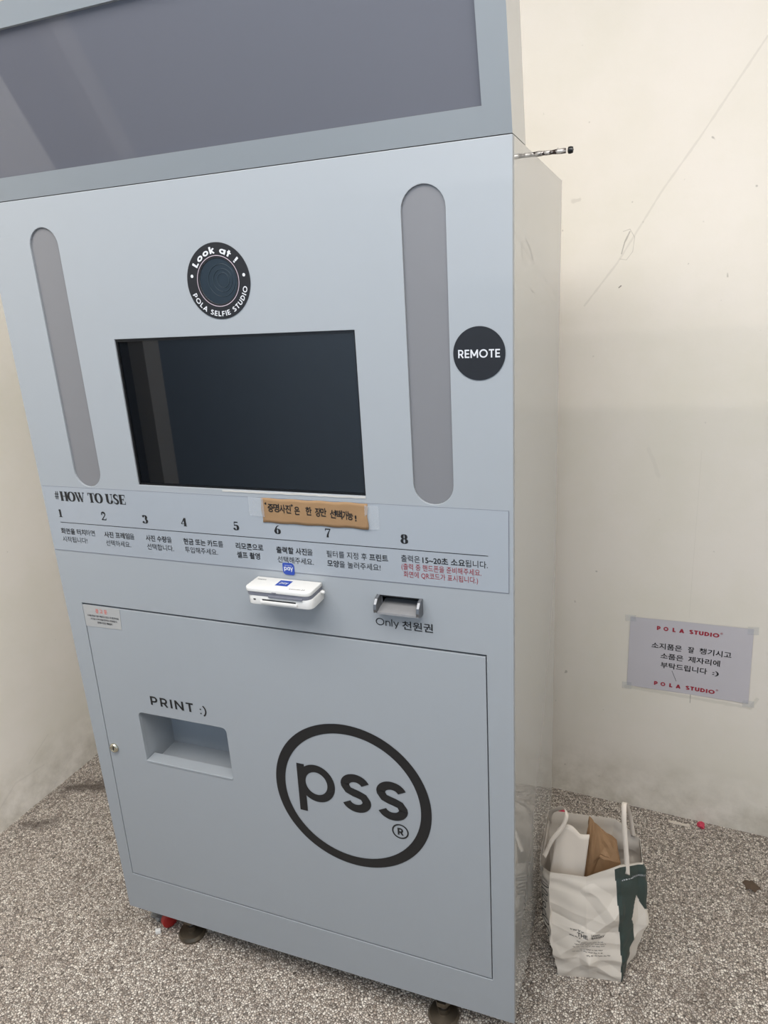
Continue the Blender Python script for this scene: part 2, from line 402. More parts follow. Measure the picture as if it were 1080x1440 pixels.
# high-contrast serif capitals and numerals, drawn as strokes in a 1-high box
TH, TK = 0.075, 0.26
def con(d, t): return TH + (TK - TH) * abs(d.y) ** 1.6
def arcp(cx, cy, rx, ry, a0, a1, n=24):
    return [(cx + rx * math.cos(math.radians(a0 + (a1 - a0) * k / n)), cy + ry * math.sin(math.radians(a0 + (a1 - a0) * k / n))) for k in range(n + 1)]
def ser(x, y, w=0.34): return ([(x - w / 2, y), (x + w / 2, y)], TH)
def dot(cx, cy, r): return ([(cx - r, cy), (cx + r, cy)], lambda d, t: 2 * r * (1 if 0.2 < t < 0.8 else 1))
SER = {
 'H': (0.86, [([(.17, 0), (.17, 1)], TK), ([(.69, 0), (.69, 1)], TK), ([(.17, .5), (.69, .5)], TH), ser(.17, .025), ser(.17, .975), ser(.69, .025), ser(.69, .975)]),
 'O': (0.84, [(arcp(.42, .5, .33, .49, 0, 360, 40), con)]),
 'W': (1.12, [([(.12, 1), (.38, 0)], .19), ([(.38, 0), (.56, .98)], .055), ([(.50, 1), (.76, 0)], .19), ([(.76, 0), (.98, 1)], .055), ser(.12, .975, .3), ser(.52, .975, .28), ser(.99, .975, .24)]),
 'T': (0.78, [([(.39, 0), (.39, 1)], TK), ([(.04, .975), (.74, .975)], TH), ser(.39, .025, .38), ([(.055, 1), (.055, .72)], .05), ([(.725, 1), (.725, .72)], .05)]),
 'U': (0.84, [([(.2, 1), (.2, .32)], TK), (arcp(.44, .32, .24, .31, 180, 360, 18), con), ([(.68, .32), (.68, 1)], .055), ser(.2, .975, .36), ser(.68, .975, .26)]),
 'S': (0.62, [(arcp(.31, .74, .19, .235, 30, 180, 12) + [(.14, .66), (.24, .55), (.38, .45), (.46, .36)] + arcp(.30, .27, .2, .25, 10, -150, 14), lambda d, t: TH + .13 * math.sin(PI * t) ** .7), ([(.53, .98), (.53, .72)], .045), ([(.06, .02), (.06, .3)], .045)]),
 'E': (0.74, [([(.19, 0), (.19, 1)], TK), ([(.04, .975), (.66, .975)], TH), ([(.04, .025), (.68, .025)], TH), ([(.19, .5), (.5, .5)], TH), ([(.5, .36), (.5, .64)], .045), ([(.645, 1), (.645, .72)], .05), ([(.66, 0), (.66, .3)], .05)]),
 '#': (0.78, [([(.22, 0), (.36, 1)], .11), ([(.48, 0), (.62, 1)], .11), ([(.06, .34), (.70, .34)], .09), ([(.10, .66), (.74, .66)], .09)]),
 '1': (0.44, [([(.24, 0), (.24, 1)], .22), ser(.24, .025, .4), ([(.05, .84), (.24, .97)], .05)]),
 '2': (0.60, [(arcp(.29, .73, .19, .25, 165, -20, 16) + [(.38, .48), (.22, .25), (.09, .07)], lambda d, t: .09 + .15 * math.sin(PI * min(1, t * 1.2)) ** 2), ([(.06, .06), (.54, .06)], .12), ([(.53, .02), (.55, .26)], .05), ([(.08, .72), (.2, .72)], .12)]),
 '3': (0.60, [(arcp(.27, .755, .17, .225, 160, -80, 16), con), (arcp(.27, .27, .21, .25, 85, -165, 18), con), ([(.07, .78), (.18, .78)], .11), ([(.05, .22), (.17, .22)], .12)]),
 '4': (0.62, [([(.43, 0), (.43, 1)], .22), ([(.40, .98), (.05, .28)], .08), ([(.04, .27), (.60, .27)], .055), ser(.43, .025, .34)]),
 '5': (0.60, [([(.12, .93), (.50, .93)], .13), ([(.12, .98), (.10, .50)], .05), (arcp(.27, .31, .21, .29, 130, -165, 20), con), ([(.05, .2), (.17, .2)], .12)]),
 '6': (0.62, [(arcp(.31, .30, .20, .275, 0, 360, 28), con), ([(.5, .97), (.36, .93), (.24, .8), (.15, .6), (.12, .38)], lambda d, t: .05 + .12 * t)]),
 '7': (0.58, [([(.06, .93), (.54, .93)], .13), ([(.52, .93), (.36, .62), (.25, .3), (.23, 0)], lambda d, t: .05 + .15 * t), ([(.065, .98), (.055, .72)], .05)]),
 '8': (0.62, [(arcp(.31, .75, .17, .225, 0, 360, 28), con), (arcp(.31, .265, .21, .245, 0, 360, 28), con)]),
 ' ': (0.34, []),
}
def serif(ink, body, x0, x1, z, cap, mi=0):
    tot = sum(SER[c][0] for c in body); sx = (x1 - x0) / tot if x1 else cap; x = x0
    for c in body:
        adv, parts = SER[c]
        for pts, w in parts:
            q = Ink(); q.stroke(pts, w)
            ink.add([(x + a * sx, z + b * cap) for a, b in q.v], q.f, mi)
        x += adv * sx

def tag(o, label, cat=None, group=None, kind=None):
    if label: o['label'] = label
    if cat: o['category'] = cat
    if group: o['group'] = group
    if kind: o['kind'] = kind
    return o
def thing(name, label, cat, loc=(0, 0, 0), group=None):
    o = bpy.data.objects.new(name, None); C.objects.link(o); o.location = loc; o.empty_display_size = 0.1
    return tag(o, label, cat, group)
def struct(name, mb, m, **k): return tag(mb.build(name, m, **k), None, kind='structure')

# ---------------------------------------------------------------- the room
b = MB(); b.box((-2.4, -5.0, FLOOR - 0.1), (3.4, 1.5, FLOOR)); struct('floor', b, M['floor'])
b = MB(); b.box((-0.72, -5.0, 2.7), (3.4, 1.5, 2.8)); struct('ceiling', b, M['concrete'])
ANG = math.atan2(-0.0651, 0.9979)
b = MB(); b.box((-2.2, 0, FLOOR), (2.6, 0.12, 2.7)); o = struct('wall_back', b, M['wall_back'])
o.location = (0.9344, 0.8527, 0); o.rotation_euler = (0, 0, ANG)
b = MB(); b.box((-0.90, 0, FLOOR), (0.98, 0.12, 2.7)); o = struct('wall_left', b, M['wall_left'])
o.location = (-0.6566, 0.0, 0); o.rotation_euler = (0, 0, PI / 2 - 0.03)
b = MB(); b.box((2.35, -1.9, FLOOR), (2.45, 0.78, 2.7)); struct('wall_right', b, M['concrete'])
b = MB(); b.box((-1.19, -2.0, FLOOR), (3.3, -1.9, 2.2)); struct('wall_front', b, M['backdrop'])
b = MB(); b.box((-0.72, -1.235, FLOOR), (-0.63, -1.145, 2.7)); struct('trim_1', b, M['trim'])

b = MB(); b.box((-0.74, -1.145, FLOOR), (-0.70, -0.91, 2.7)); struct('added_dark_panel', b, M['darkpanel'])  # unseen dark panel, added to darken the left end of the screen's reflection

# ---------------------------------------------------------------- photo kiosk
K = thing('photo_kiosk', 'tall white metal self photo booth kiosk with screen, round badges and a big lower door', 'photo booth')
DOOR = [(0.0300, 0.1100), (0.9325, 0.1015), (0.9300, 0.8440), (0.0450, 0.8470)]
BARL = slot(0.0955, 1.108, 0.1625, 1.592); BARR = slot(0.8105, 1.108, 0.8800, 1.592)
SCR = rect(0.2500, 1.1170, 0.7258, 1.3925)
TRAY = rrect(0.1428, 0.4630, 0.3715, 0.5925, (0.002, 0.002, 0.012, 0.012))
BILL = rect(0.7385, 0.9130, 0.8190, 0.9370)
LX, LZ = 0.4865, 1.4790
e = 0.0008
plate('front_panel', [rect(e, e, W - e, H - e), BARL, BARR, SCR, BILL, circ(LX, LZ, 0.037, 40), DOOR], 0.0, 0.012, M['paint'], K)
b = MB(); s = 0.004
b.box((0, 0.012, 0), (s, D, H)); b.box((W - s, 0.012, 0), (W, D, H)); b.box((s, 0.012, H - s), (W - s, D, H))
b.box((s, 0.012, 0), (W - s, D, s)); b.box((s, D - s, s), (W - s, D, H - s))
body = b.build('cabinet_body', [M['side']], K)
tag(body, 'glossy white side, back and top sheets')
# light bars
for lp, nm in ((BARL, 'dull violet grey vertical light bar left of the screen'), (BARR, 'grey vertical light bar right of the screen')):
    cx = (min(p[0] for p in lp) + max(p[0] for p in lp)) / 2
    x0 = min(p[0] for p in lp); x1 = max(p[0] for p in lp)
    o = plate('light_bar', [slot(x0 + 0.0012, 1.1092, x1 - 0.0012, 1.5908)], 0.0035, 0.0085, M['bar'], K)
    tag(o, nm)
# screen: glass in a thin black surround
b = MB(); b.box((0.2514, 0.006, 1.1184), (0.7244, 0.018, 1.3911)); scr = b.build('screen', [M['screen']], K)
b = MB(); b.box((0.2514, 0.0025, 1.1184), (0.2545, 0.0056, 1.3911)); b.box((0.7222, 0.0025, 1.1184), (0.7244, 0.0056, 1.3911))
b.box((0.2545, 0.0025, 1.3868), (0.7222, 0.0056, 1.3911)); b.box((0.2545, 0.0025, 1.1184), (0.7222, 0.0056, 1.1208))
b.build('bezel', [M['bezel']], scr)
# white caulk and clear tape under the screen
b = MB()
pts = [(0.44 + 0.285 * k / 30, 1.1150 + random.uniform(-0.0006, 0.0006)) for k in range(31)]
v = []
for x, z in pts: v += [(x, -0.0008, z + 0.0016), (x, -0.0008, z - 0.0016), (x, 0.001, z - 0.0018), (x, 0.001, z + 0.0018)]
f = []
for k in range(30):
    for j in range(4): f.append((4 * k + j, 4 * k + (j + 1) % 4, 4 * k + 4 + (j + 1) % 4, 4 * k + 4 + j))
b.add(v, f); b.build('sealant_bead', [M['sealant']], K)

# camera badge
bd = plate('camera_badge', [circ(LX, LZ, 0.0605, 72), circ(LX, LZ, 0.0366, 64)], -0.0012, -0.0001, M['black'], K, bevel=0.0002)
tag(bd, 'round black badge ringed with white lettering around a lens')
ik = Ink()
sans(ik, 'Look at !', 149, 37, 0, 0.0108, .21, .16, warp=bend(LX, LZ, 0.0437))
sans(ik, 'POLA SELFIE STUDIO', 200, 348, 0, 0.0082, .18, .20, warp=bend(LX, LZ, 0.0562, True))
for a in (168, 8): ik.poly(circ(LX + 0.0508 * math.cos(math.radians(a)), LZ + 0.0508 * math.sin(math.radians(a)), 0.0027, 16))
ik.build('lettering', [M['whiteink']], bd, y=-0.0016)
v = []; n = 64
ring = Ink(); ring.ring(LX, LZ, 0.0396, 0.0406); ring.build('thin_ring', [M['pinkring']], bd, y=-0.0017)
b = MB(); b.lathe([(0.0366, 0.0002), (0.0366, 0.0015)], (LX, 0, LZ), 'y', 48)
b.build('window_glass', [M['lens']], bd)
b = MB()
for rr, dx in ((0.0262, .006), (0.0185, .008), (0.0120, .009)):
    b.lathe([(rr - .0012, 0.0003), (rr - .0010, -0.0006), (rr, -0.0006), (rr + .0003, 0.0003)], (LX + dx, 0, LZ + 0.001), 'y', 48)
b.build('lens', [M['lensring']], bd, smooth=True)
# remote badge
rb = plate('remote_badge', [circ(0.9249, 1.3505, 0.0396, 64)], -0.0012, -0.0001, M['black'], K, bevel=0.0002)
ik = Ink(); sans(ik, 'REMOTE', 0.8930, 0.9568, 1.3443, 0.0122, .165, .14)
ik.build('lettering', [M['whiteink']], rb, y=-0.0016)

# instruction sticker
b = MB(); b.prism([(0.0030, 0.9660), (0.9682, 0.9630), (0.9684, 1.1055), (0.0046, 1.1062)], -0.0007, -0.0001)
st = b.build('instruction_sticker', [M['sticker']], K)
b = Ink(); b.stroke([(0.0030, 0.9662), (0.9682, 0.9632)], 0.0009); b.stroke([(0.9682, 0.9630), (0.9684, 1.1055)], 0.0008)
b.stroke([(0.0046, 1.1060), (0.9684, 1.1053)], 0.0005)
b.build('sticker_edge', [M['readergrey']], st, y=-0.0009)
ik = Ink()
serif(ik, '#', 0.0322, 0.0450, 1.0785, 0.0170)
serif(ik, 'HOW TO USE', 0.0480, 0.2140, 1.0762, 0.0195)
for ch, x, w, z in (('1', .0335, .0095, 1.0402), ('2', .1440, .0135, 1.0400), ('3', .2467, .0130, 1.0398), ('4', .3372, .0135, 1.0398), ('5', .4545, .0120, 1.0396), ('6', .5410, .0125, 1.0380), ('7', .6425, .0120, 1.0384), ('8', .7845, .0125, 1.0372)):
    serif(ik, ch, x, x + w, z, 0.0165)
ik.stroke([(0.0341, 1.0288), (0.9346, 1.0261)], 0.0011)
L = [(('화면을 터치', 1), ('하면', 0), .0312, .1206, 1.0045, '시작됩니다!', 0, .0310, .0973, .9865),
     (('사진 프레임', 1), ('을', 0), .1441, .2199, 1.0042, '선택하세요.', 0, .1449, .2077, .9862),
     (('사진 수량', 1), ('을', 0), .2474, .3096, 1.0038, '선택합니다.', 0, .2473, .3114, .9860),
     (('현금 또는 카드', 1), ('를', 0), .3366, .4269, 1.0035, '투입해주세요.', 0, .3374, .4125, .9862),
     (('리모콘으로', 1), None, .4542, .5137, 1.0030, '셀프 촬영', 1, .4543, .5046, .9852),
     (('출력할 사진', 1), ('을', 0), .5404, .6151, 1.0018, '선택해주세요.', 0, .5409, .6153, .9832),
     (('필터를 지정 후 ', 0), ('프린트', 1), .6420, .7597, 1.0020, None, 0, .6419, .7447, .9836),
     (('출력은 ', 0), None, .7833, .9343, 1.0055, None, 0, 0, 0, 0)]
KB = 0.026; KC = 0.0106; KR = 0.76
def fit(ik, segs, x0, x1, z, cap=KC, ref=KR, mi=0, mis=None):
    """several runs of text, bold or light, sharing one line from x0 to x1"""
    wid = []
    for s_, bo in segs:
        wid.append(sum((0.30 if c == ' ' else (0.58 if ord(c) < 128 and c.isalnum() or c == '~' else (0.30 if ord(c) < 128 else 0.92))) for c in s_))
    tot = sum(wid); x = x0
    for i, ((s_, bo), w_) in enumerate(zip(segs, wid)):
        w = (x1 - x0) * w_ / tot
        tail = 0.30 / tot * (x1 - x0) if s_.endswith(' ') else 0
        ik.text(s_.strip(), x, x + w - tail - 0.0006, z, cap, bold=bo, ref=ref, mi=mi)
        x += w
LB, LL = 0.018, 0.001
for row in L[:6]:
    (a, ba), second, x0, x1, z, l2, b2, y0, y1, z2 = row
    segs = [(a, LB)] + ([(second[0], LL)] if second else [])
    fit(ik, segs, x0, x1, z); fit(ik, [(l2, LB if b2 else LL)], y0, y1, z2)
fit(ik, [('필터를 지정 후 ', LL), ('프린트', LB)], .6420, .7597, 1.0020)
fit(ik, [('모양', LB), ('을 눌러주세요!', LL)], .6419, .7447, .9838)
fit(ik, [('출력은 ', LL), ('15~20초 소요', LB), ('됩니다.', LL)], .7833, .9343, 1.0050)
fit(ik, [('(출력 중 핸드폰을 준비해주세요.', LL)], .7830, .9234, .9905, mi=1, cap=0.0098)
fit(ik, [('화면에 QR코드가 표시됩니다.)', LL)], .7864, .9175, .9765, mi=1, cap=0.0098)
ik.build('lettering', [M['ink'], M['redink']], st, y=-0.0011)
b = MB(); b.prism(rrect(0.5500, 0.9590, 0.5738, 0.9822, (0.007, 0.004, 0.007, 0.003)), -0.0016, -0.0008)
ic = b.build('payment_icon', [M['blue'], M['whiteink']], st)
ik = Ink(); sans(ik, 'pay', 0.5530, 0.5708, 0.9680, 0.0092, .17, .10); ik.text('SAMSUNG', 0.5545, 0.5695, 0.9768, 0.0016, ref=0.727)
ik.build('payment_lettering', [M['whiteink']], st, y=-0.0019)

# bill slot
bs = bpy.data.objects.new('bill_slot', None); C.objects.link(bs); bs.parent = K
b = MB(); b.box((0.7387, 0.028, 0.9132), (0.8188, 0.034, 0.9368)); b.box((0.7387, 0.0, 0.9345), (0.8188, 0.03, 0.9369)); b.build('slot_throat', [M['dark']], bs)
b = MB(); b.prism([(0.7400, 0.909), (0.8170, 0.909), (0.8170, 0.9125), (0.7400, 0.9125)], -0.020, 0.0)
b.add([(0.740, -0.020, 0.9128), (0.817, -0.020, 0.9128), (0.817, 0.026, 0.9200), (0.740, 0.026, 0.9200), (0.740, -0.020, 0.9125), (0.817, -0.020, 0.9125), (0.817, 0.026, 0.9125), (0.740, 0.026, 0.9125)],
      [(0, 1, 2, 3), (4, 7, 6, 5), (0, 4, 5, 1), (1, 5, 6, 2), (2, 6, 7, 3), (3, 7, 4, 0)])
b.build('slot_tray', [M['steelmat']], bs)
for x in (0.7345, 0.8130):
    lp = [(0.004, 0.9085), (-0.012, 0.9085), (-0.021, 0.9115), (-0.023, 0.9180), (-0.021, 0.9270), (-0.013, 0.9345), (0.0, 0.9372), (0.004, 0.9372)]
    v = [(x, y, z) for y, z in lp] + [(x + 0.0055, y, z) for y, z in lp]; n = len(lp)
    obj('slot_cheek', v, [tuple(range(n)), tuple(range(2 * n - 1, n - 1, -1))] + [(i, (i + 1) % n, (i + 1) % n + n, i + n) for i in range(n)], M['steel'], bs, bevel=0.0008)
ik = Ink(); sans(ik, 'Only', 0.7282, 0.7719, 0.8772, 0.0140, .115, .13); ik.text('천원권', 0.7785, 0.8350, 0.8752, 0.0145, bold=0.012, ref=0.78)
tag(ik.build('lettering', [M['ink']], K, y=-0.0006), 'dark lettering under the bill slot')

# door with its tray, lock, logo
dr = plate('door', [[(0.0335, 0.1152), (0.9292, 0.1070), (0.9266, 0.8382), (0.0488, 0.8412)], TRAY], 0.0, 0.010, M['paint'], K)
tag(dr, 'large flush lower door')
b = MB()
x0, x1, z0, z1, dp = 0.1428, 0.3715, 0.4630, 0.5925, 0.100
b.add([(x0, 0.001, z0), (x1, 0.001, z0), (x1, 0.001, z1), (x0, 0.001, z1), (x0, dp, z0 - 0.016), (x1, dp, z0 - 0.016), (x1, dp, z1), (x0, dp, z1), (x0, 0.030, z0 + 0.001), (x1, 0.030, z0 + 0.001), (x0, 0.032, z0 - 0.018), (x1, 0.032, z0 - 0.018)],
      [(0, 1, 9, 8), (8, 9, 11, 10), (10, 11, 5, 4), (4, 5, 6, 7), (0, 8, 10, 4, 7, 3), (1, 2, 6, 5, 11, 9), (3, 7, 6, 2)])
o = b.build('print_tray', [M['paint']], dr, recalc=False)
md = o.modifiers.new('thick', 'SOLIDIFY'); md.thickness = -0.002; md.offset = 1
b = MB(); b.prism([(x0 + 0.001, z0 - 0.0005), (x1 - 0.001, z0 - 0.0005), (x1 - 0.001, z0 + 0.0042), (x0 + 0.001, z0 + 0.0042)], -0.0015, 0.028)
b.build('tray_lip', [M['paint']], dr, bevel=0.001)
b = MB(); b.lathe([(0.0115, 0.0), (0.0115, -0.003), (0.0095, -0.0055), (0.0072, -0.006), (0.0068, -0.0048), (0.0, -0.0048)], (0.0560, 0, 0.4820), 'y', 28)
b.build('lock', [M['brass']], dr, smooth=True)
b = MB(); b.box((0.0548, -0.0056, 0.4775), (0.0572, -0.0046, 0.4865)); b.build('keyhole', [M['dark']], dr)
b = MB(); b.prism([(0.0468, 0.7916), (0.1420, 0.7932), (0.1462, 0.8412), (0.0475, 0.8425)], -0.0007, -0.0001)
b.mi = 0
ws = b.build('warning_sticker', [M['paperwarn']], dr)
ik = Ink(); ik.text('경 고 문', 0.0800, 0.1115, 0.8268, 0.0085, bold=0.012, ref=KR, mi=1)
ik.text('소지품 분실시 절대 책임지지 않으니 꼭 챙겨주세요', 0.0560, 0.1400, 0.8165, 0.0040, bold=0.02, ref=KR)
ik.text('기기 파손 시 수리 비용을 청구하오니 주의바랍니다', 0.0630, 0.1340, 0.8090, 0.0040, bold=0.02, ref=KR)
ik.text('관계자 외 문 개방금지', 0.0800, 0.1190, 0.8015, 0.0040, bold=0.03, ref=KR)
ik.build('warning_lettering', [M['inksoft'], M['warnink']], dr, y=-0.0010)
ik = Ink(); sans(ik, 'PRINT', 0.1850, 0.2960, 0.6178, 0.0218, .165, .24); sans(ik, ':)', 0.3120, 0.3280, 0.6165, 0.0215, .14, .22)
ik.build('lettering', [M['ink']], dr)
# round logo
ik = Ink(); CX, CZ = 0.6484, 0.4834
ik.ring(CX, CZ, 0.1475, 0.1691)
pw = 0.0172
ik.stroke([(0.5400, 0.5415), (0.5380, 0.4257)], pw)
ik.ring(0.5732, 0.4998, 0.0272, 0.0448, ex=0.0412 / 0.0448, ex0=0.0245 / 0.0272)
def ess(cx, cz, w, h, th):
    r = h / 4 * 0.98
    up = arcp(cx, cz + h / 4 - th / 4 * .2, w / 2, r, 18, 195, 18)
    dn = arcp(cx, cz - h / 4 + th / 4 * .2, w / 2, r, 15, -162, 18)
    mid = [(cx - w * .36, cz + h * .075), (cx - w * .12, cz + h * .02), (cx + w * .12, cz - h * .02), (cx + w * .36, cz - h * .075)]
    ik.stroke(up[:-1] + mid + dn[1:], th)
ess(0.6600, 0.4957, 0.0450, 0.0750, 0.0186)
ess(0.7370, 0.4955, 0.0455, 0.0750, 0.0186)
ik.ring(0.7505, 0.4263, 0.0145, 0.0175); sans(ik, 'R', 0.7448, 0.7568, 0.4178, 0.0168, .20)
ik.build('logo', [M['ink']], dr, y=-0.0007)

# leveling feet
def foot(x, y):
    b = MB()
    b.lathe([(0.0, FLOOR), (0.034, FLOOR), (0.035, FLOOR + 0.006), (0.031, FLOOR + 0.013), (0.013, FLOOR + 0.017), (0.013, FLOOR + 0.030), (0.0, FLOOR + 0.030)], (x, y, 0), 'z', 32)
    o = b.build('leveling_foot', [M['bronze']], K, smooth=True)
    b = MB(); b.lathe([(0.008, FLOOR + 0.030), (0.008, 0.0)], (x, y, 0), 'z', 18); b.build('threaded_stem', [M['steel']], o, smooth=True)
    b = MB(); b.lathe([(0.019, FLOOR + 0.044), (0.019, FLOOR + 0.056)], (x, y, 0), 'z', 6); b.build('lock_nut', [M['bronze']], o)
for x, y in ((0.1440, 0.045), (0.8125, 0.036), (0.144, 0.49), (0.8125, 0.49)): foot(x, y)

# ---------------------------------------------------------------- sign box leaning out over the kiosk
TI = math.radians(17); SH, SD = 0.2705, 0.105
S = thing('sign_box', 'unlit grey sign box leaning forward on top of the kiosk', 'sign', (0, 0, H + 0.0012))
def sg(x, y, s): return (x, y * math.cos(TI) - s * math.sin(TI), s * math.cos(TI) + y * math.sin(TI))
def sbox(b, x0, y0, s0, x1, y1, s1, shear=True):
    v = [(x0, y0, s0), (x1, y0, s0), (x1, y1, s0), (x0, y1, s0), (x0, y0, s1), (x1, y0, s1), (x1, y1, s1), (x0, y1, s1)]
    # the box is sheared: its bottom lies flat on the kiosk top while its face leans
    b.add([(x, y - s * math.sin(TI), s * math.cos(TI)) for x, y, s in v],
          [(0, 3, 2, 1), (4, 5, 6, 7), (0, 1, 5, 4), (1, 2, 6, 5), (2, 3, 7, 6), (3, 0, 4, 7)])
b = MB(); f1 = 0.037
v = [];
out = [(0, 0), (W, 0), (W, SH), (0, SH)]; inn = [(0.0395, f1), (W - 0.0395, f1), (W - 0.0395, SH - 0.0315), (0.0395, SH - 0.0315)]
vv = [(x, 0, s_) for x, s_ in out] + [(x, 0, s_) for x, s_ in inn] + [(x, SD, s_) for x, s_ in out] + [(x, 0.006, s_) for x, s_ in inn]
vv = [(x, y - s_ * math.sin(TI), s_ * math.cos(TI)) for x, y, s_ in vv]
ff = [(i, (i + 1) % 4, (i + 1) % 4 + 4, i + 4) for i in range(4)]           # face frame
ff += [(i + 4, (i + 1) % 4 + 4, (i + 1) % 4 + 12, i + 12) for i in range(4)]  # reveal
ff += [(i, i + 8, (i + 1) % 4 + 8, (i + 1) % 4) for i in range(4)] + [(8, 11, 10, 9)]
obj('frame', vv, ff, [M['signshade'], M['side']], S, fmat=[0] * 8 + [1] * 5)
b = MB(); sbox(b, 0.030, 0.0065, 0.028, W - 0.030, 0.010, SH - 0.022); tag(b.build('face_panel', [M['acrylic']], S), 'blank grey acrylic face')

# metal rod on the kiosk top, sticking out past the side
b = MB(); n = 14; prof = []
L0, L1 = -0.16, 0.052
pr = [(0.0034, L0)]
for k in range(1, 30):
    h = L0 + (L1 - L0) * k / 30; pr.append((0.0036 + random.uniform(-0.0005, 0.0008), h))
b.lathe(pr, (0, 0, 0), 'x', n); b.mi = 1
b.lathe([(0.0040, L1 - .004), (0.0052, L1 - .003), (0.0056, L1), (0.0045, L1 + .004), (0.0, L1 + .005)], (0, 0, 0), 'x', n)
o = b.build('metal_rod', [M['rod'], M['bezel']], smooth=True)
o.location = (W, 0.2174, H + 0.0048)
tag(o, 'thin mottled metal rod jutting out sideways from the kiosk top', 'rod')

# ---------------------------------------------------------------- card reader on the kiosk front
R_ = thing('card_reader', 'white card reader with a blue pay label, mounted below the instruction strip', 'card reader', (0.5625, 0, 0.918))
def rl(x0, x1, y0, y1, r, n=6):
    o = [(x0, y1), (x1, y1)]
    o = [(x0, y1)]
    for k in range(n + 1): a = PI + .5 * PI * k / n; o.append((x0 + r + r * math.cos(a), y0 + r + r * math.sin(a)))
    for k in range(n + 1): a = 1.5 * PI + .5 * PI * k / n; o.append((x1 - r + r * math.cos(a), y0 + r + r * math.sin(a)))
    o.append((x1, y1)); return o
x0, x1 = -0.0675, 0.0675
b = MB(); b.zprism(rl(x0 + 0.004, x1, -0.052, -0.0012, 0.012), 0.0, 0.0180); base = b.build('base', [M['readerwhite']], R_, smooth=True, bevel=0.0012)
b = MB(); b.zprism(rl(x0, x1 - 0.002, -0.054, -0.0014, 0.012), 0.0250, 0.0325); lid = b.build('lid', [M['readerwhite']], R_, smooth=True, bevel=0.0015)
b = MB(); b.zprism(rl(x0 + 0.002, x1 - 0.003, -0.0525, -0.0016, 0.011), 0.0180, 0.0250); b.build('grey_band', [M['readergrey']], R_, smooth=True)
b = MB(); b.box((-0.018, -0.0550, 0.0165), (0.050, -0.049, 0.0205)); b.build('swipe_guide', [M['readergrey']], R_, bevel=0.0008)
b = MB(); b.box((-0.032, -0.0526, 0.0095), (0.036, -0.0510, 0.0118)); b.build('card_slot', [M['dark']], base)
b = MB(); b.box((-0.036, -0.0545, 0.0035), (0.039, -0.0500, 0.0088)); b.build('slot_lip', [M['readerwhite']], base, bevel=0.0012)
b = MB(); b.box((-0.0500, -0.0526, 0.0090), (-0.0455, -0.0515, 0.0112)); b.build('indicator', [M['dark']], base)
b = MB(); b.lathe([(0.0030, 0.0), (0.0030, 0.006), (0.002, 0.0070)], (0.0675, -0.012, 0.0180), 'x', 16); b.build('side_knob', [M['readerwhite']], R_, smooth=True)
b = MB(); b.box((-0.010, -0.0545, 0.0262), (-0.001, -0.0538, 0.0276)); b.build('latch', [M['readergrey']], lid)
zt = 0.0326
b = MB(); b.add([(-0.014, -0.034, zt), (0.011, -0.034, zt), (0.011, -0.010, zt), (-0.014, -0.010, zt)], [(0, 1, 2, 3)])
b.build('pay_label', [M['blue']], lid)
ik = Ink(); sans(ik, 'pay', -0.0095, 0.0065, -0.025, 0.0085, .19, .10)
ik.build('pay_lettering', [M['whiteink']], lid, mapping=lambda a, c: (a, c, zt + 0.0002))
ik = Ink()      # print too small to read in the photograph: short dashes of ink
def dashes(x0, x1, z, h, seed):
    rnd = random.Random(seed); x = x0
    while x < x1:
        w = rnd.uniform(.0008, .0022); ik.stroke([(x, z), (x + w, z)], h * rnd.uniform(.6, 1)); x += w + .0007
dashes(-0.0600, -0.0430, -0.014, 0.0030, 1); dashes(0.020, 0.043, -0.043, 0.0022, 2)
ik.stroke([(0.0460, -0.045), (0.0462, -0.040)], 0.0012); ik.stroke([(0.0495, -0.045), (0.0497, -0.040)], 0.0012)
ik.build('lid_lettering', [M['inksoft']], lid, mapping=lambda a, c: (a, c, zt + 0.0001))

# ---------------------------------------------------------------- taped kraft note
N = thing('kraft_note', 'brown kraft paper note with handwritten line taped above steps 6 and 7', 'note', (0.6235, 0, 1.0822))
def kraft_y(x, z): return -0.0022 - 0.0004 * math.sin(x * 40) ** 2 - 0.002 * max(0, (x - 0.08) / 0.03) * (1 if z < 0 else 0.3)
nx, nz = 30, 8; v = []; f = []
for j in range(nz + 1):
    for i in range(nx + 1):
        u, w = i / nx, j / nz
        x = -0.1035 + 0.2075 * u + (0.001 * math.sin(9 * w)) ; z = -0.0232 + 0.0464 * w + 0.0006 * math.sin(u * 25)
        v.append((x, kraft_y(x, z), z))
for j in range(nz):
    for i in range(nx): a = j * (nx + 1) + i; f.append((a, a + 1, a + nx + 2, a + nx + 1))
o = obj('paper', v, f, [M['kraft']], N, smooth=True, recalc=False); o.modifiers.new('t', 'SOLIDIFY').thickness = 0.0003; o.modifiers['t'].offset = -1
ik = Ink()
for s_, x, w, z in (("‘", -.0955, .003, .006), ('증', -.0900, .0105, .0002), ('명', -.0780, .0105, .0004), ('사', -.0660, .0105, -.0004), ('진', -.0540, .0100, -.0006), ("’", -.0425, .003, .005), ('은', -.0360, .0095, -.0024),
                    ('한', -.0135, .0105, -.0022), ('장', .0045, .0100, -.0030), ('만', .0150, .0105, -.0026), ('선', .0330, .0100, -.0040), ('택', .0440, .0115, -.0050), ('가', .0570, .0085, -.0055), ('능', .0660, .0100, -.0060), ('!', .0800, .0022, -.0085)):
    ik.text(s_, x - .0006, x + w + .0006, z - .0008, 0.0130 if s_ not in "‘’!" else 0.011, bold=0.020, ref=KR, rot=random.uniform(-0.08, 0.02))
ik.build('handwriting', [M['ink']], N, mapping=lambda a, c: (a, kraft_y(a, c) - 0.0006, c))
